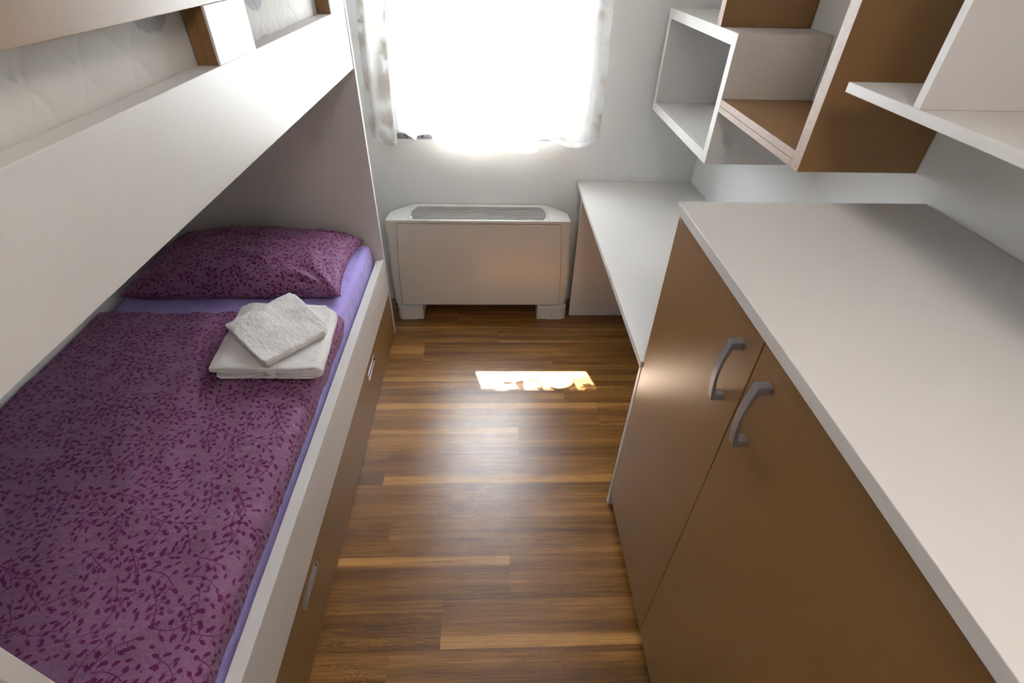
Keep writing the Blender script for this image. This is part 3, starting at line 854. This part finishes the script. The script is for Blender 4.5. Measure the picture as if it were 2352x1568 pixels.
# ------------------------------------------------------------------ cabinet
cb = empty('cabinet', (.77, .4, 0), 'tall caramel brown cupboard with white worktop on the right', 'cabinet')
CYN = -.36
box('worktop', .4459, XW - .003, CYN, CY, 1.2355, 1.2603, M_WHITE, cb, .0018, 3)
bm = bmesh.new()
add_box(bm, .4765, XW - .012, CY - .020, CY - .001, .07, 1.2345); add_box(bm, .4765, XW - .012, CYN + .002, CYN + .02, .07, 1.2345)
add_box(bm, .4765, XW - .012, CYN + .02, CY - .02, .07, .088); add_box(bm, XW - .02, XW - .012, CYN + .02, CY - .02, .088, 1.2345)
add_box(bm, .4765, XW - .03, CYN + .02, CY - .02, 1.2165, 1.2345)
link('carcass', bm, M_WHITE, cb)
box('plinth', .506, .522, CYN + .002, CY - .002, .001, .0695, M_BROWN, cb, 0)
def door(y0, y1, hy):
    d = box('cabinet_door', .4573, .4755, y0, y1, .0717, 1.2291, M_BROWN, cb, .0009)
    if hy is None: return
    # bow handle with square feet
    bm = bmesh.new(); y0h, y1h = hy, hy + .0185
    z1, z0 = 1.181, 1.036; n = 24; X0 = .4571
    outer = [(X0, z1), (X0 - .0235, z1)]
    arc = []
    for i in range(n + 1):
        t = i / n; z = z1 - .004 + (z0 + .004 - z1 + .004) * t
        arc.append((X0 - .0250 - .0070 * math.sin(math.pi * t), z))
    outer += arc + [(X0 - .0235, z0), (X0, z0), (X0, z0 + .0155)]
    inner = [(X0 - .0185, z0 + .0155)]
    for i in range(1, n):
        t = 1 - i / n; z = z0 + .0155 + (z1 - z0 - .031) * (1 - t)
        inner.append((X0 - .0185 - .0080 * math.sin(math.pi * (1 - t)) , z))
    inner += [(X0 - .0185, z1 - .0155), (X0, z1 - .0155)]
    prism(bm, outer + inner, 'y', y0h, y1h)
    es = [e for e in bm.edges if abs(e.verts[0].co.y - e.verts[1].co.y) < 1e-6]
    bmesh.ops.bevel(bm, geom=es, offset=.0008, segments=2, affect='EDGES')
    link('handle', bm, M_NICKEL, d)['label'] = 'satin nickel bow handle'
door(.6415, CY - .002, .6885); door(.1465, .6385, .5725); door(CYN + .003, .1435, None)

# ------------------------------------------------------------------ wall boxes
T = .036
wb = empty('wall_box', (.92, 2.15, 1.129), 'white open cube shelf high on the right wall above the desk', 'shelf')
def frame_part(name, x0, x1, y0, y1, z0, z1, mat, par, emat=None):
    o = box(name, x0, x1, y0, y1, z0, z1, [mat] + ([emat] if emat else []), par, .0006)
    if emat: edge_front(o, 0, -1)
    return o
bx0, bx1 = .7595, 1.0615
yb1, yb2, zb0, zb1 = 1.773, 2.5217, 1.129, 1.5305
frame_part('top_board', bx0, bx1, yb1, yb2, zb1 - T, zb1, M_WHITE, wb)
frame_part('bottom_board', bx0, bx1, yb1, yb2, zb0, zb0 + T, M_WHITE, wb)
frame_part('side_board', bx0, bx1, yb1, yb1 + T, zb0 + T, zb1 - T, M_WHITE, wb)
frame_part('side_board', bx0, bx1, yb2 - T, yb2, zb0 + T, zb1 - T, M_WHITE, wb)
box('hanging_bracket', bx1, XW - .0005, yb1 + .06, yb2 - .06, zb1 - .12, zb1 - .06, M_DARK, wb, 0)
bb = empty('tall_wall_box', (.91, 1.59, 1.305), 'tall caramel brown open shelf interlocked with the white cube', 'shelf')
rx0 = .758; rx1 = XW - .0015; yn = 1.213; yf_ = 1.9635; zr0 = 1.3055; zr1 = 2.25
o = frame_part('side_board', rx0, rx1, yn, yn + .039, zr0, zr1, M_BROWN, bb, M_EDGE)
frame_part('side_board', rx0, rx1, yf_ - .038, yf_, 1.5312, zr1, M_BROWN, bb, M_EDGE)
o = frame_part('bottom_board', rx0, rx1, yn + .0392, 1.7723, zr0 + .0185, zr0 + .0395, M_BROWN, bb, M_EDGE)
frame_part('lower_bottom_board', rx0, rx1, yn + .0392, 1.7723, zr0, zr0 + .0175, M_BROWN, bb, M_EDGE)
frame_part('top_board', rx0, rx1, yn + .0392, yf_ - .0382, zr1 - .038, zr1, M_BROWN, bb, M_EDGE)
sh = empty('wall_shelf', (.9, .66, 1.509), 'white shelf with upright dividers nearest the viewer on the right wall', 'shelf')
sx0 = .7345; sx1 = XW - .0015
box('shelf_board', sx0, sx1, -.2, 1.1163, 1.5087, 1.5279, M_WHITE, sh, .0012)
box('divider', sx0, sx1, .898, .9165, 1.5280, 2.05, M_WHITE, sh, .0008)
box('divider', sx0, sx1, -.2, -.1815, 1.5280, 2.05, M_WHITE, sh, .0008)
box('top_board', sx0, sx1, -.2, .9165, 2.0502, 2.07, M_WHITE, sh, .0008)

# ------------------------------------------------------------------ curtain
def curtain():
    # plan line of the hem: x, y, hem height offset
    Z0 = .958
    hp = [(-0.591, 2.568, 0.01), (-0.567, 2.568, 0.0), (-0.54, 2.534, -0.01), (-0.502, 2.518, -0.015), (-0.468, 2.526, -0.015), (-0.467, 2.568, 0.01), (-0.464, 2.568, 0.035), (-0.436, 2.567, 0.035), (-0.405, 2.557, 0.02), (-0.371, 2.53, 0.01), (-0.36, 2.542, 0.025), (-0.329, 2.548, 0.03), (-0.301, 2.542, 0.03), (-0.28, 2.524, 0.005), (-0.243, 2.508, 0.0), (-0.201, 2.51, 0.0), (-0.17, 2.522, 0.005), (-0.142, 2.52, 0.01), (-0.133, 2.503, -0.005), (-0.097, 2.49, -0.015), (-0.059, 2.495, -0.01), (-0.01, 2.519, 0.0), (0.038, 2.519, 0.015), (0.049, 2.521, 0.0), (0.053, 2.481, -0.01), (0.105, 2.454, -0.015), (0.153, 2.439, -0.02), (0.2, 2.454, -0.02), (0.22, 2.478, -0.015), (0.223, 2.529, 0.0), (0.227, 2.535, 0.015), (0.284, 2.544, 0.015), (0.322, 2.531, 0.005), (0.357, 2.511, -0.005), (0.407, 2.509, -0.01), (0.463, 2.525, -0.01), (0.491, 2.541, 0.0), (0.536, 2.564, 0.0)]
    # arc length resample with catmull-rom
    P = [Vector(p) for p in hp]; pts = []
    for i in range(len(P) - 1):
        p0, p1, p2, p3 = P[max(0, i - 1)], P[i], P[i + 1], P[min(len(P) - 1, i + 2)]
        for k in range(8):
            t = k / 8
            pts.append(.5 * ((2 * p1) + (-p0 + p2) * t + (2 * p0 - 5 * p1 + 4 * p2 - p3) * t * t + (-p0 + 3 * p1 - 3 * p2 + p3) * t ** 3))
    pts.append(P[-1])
    s = [0]
    for a, b in zip(pts[:-1], pts[1:]): s.append(s[-1] + (b.xy - a.xy).length)
    n = len(pts); ZT = 2.30; NV = 70
    bm = bmesh.new(); hl = bm.verts.layers.float.new('hem')
    uvl = bm.loops.layers.uv.verify(); V = []
    ax, bx_ = -.53, .485
    for i, p in enumerate(pts):
        col = []
        u = s[i] / s[-1]
        for j in range(NV + 1):
            v = j / NV; v = v * v * .4 + v * .6
            z = Z0 + p.z + (ZT - Z0 - p.z) * v
            # the folds get more regular and narrower towards the rod
            yt = 2.515 + .022 * math.sin(u * 2 * math.pi * 13)
            xt = ax + (bx_ - ax) * u
            k = ss(.05, 1.0, v)
            x = p.x + (xt - p.x) * k; y = p.y + (yt - p.y) * ss(0, 1, v) * .95 + .004 * nz(u * 22, v * 4, 2)
            y = min(y, 2.577)
            x += .004 * nz(u * 9, v * 5, 7)
            vv = bm.verts.new((x, y, z + (.003 * nz(u * 60, 1) if j == 0 else 0))); vv[hl] = z - Z0 - p.z; col.append(vv)
        V.append(col)
    for i in range(n - 1):
        for j in range(NV):
            f = bm.faces.new((V[i][j], V[i + 1][j], V[i + 1][j + 1], V[i][j + 1])); f.smooth = True
            for lp, (a, b) in zip(f.loops, ((i, j), (i + 1, j), (i + 1, j + 1), (i, j + 1))): lp[uvl].uv = (s[a], V[a][b].co.z)
    return recenter(link('curtain', bm, M_CURT, smooth=True))
tag(curtain(), 'sheer white curtain with pale leaf motifs hanging over the window', 'curtain')
bm = bmesh.new(); bmesh.ops.create_cone(bm, cap_ends=True, segments=24, radius1=.012, radius2=.012, depth=1.2, matrix=Matrix.Translation((-.02, 2.515, 2.312)) @ Matrix.Rotation(math.pi / 2, 4, 'Y'))
for x in (-.6, .56): add_box(bm, x - .008, x + .008, 2.515, D - .0005, 2.304, 2.32, .001)
tag(recenter(link('curtain_rod', bm, M_NICKEL)), 'metal curtain rod above the window', 'curtain rod')
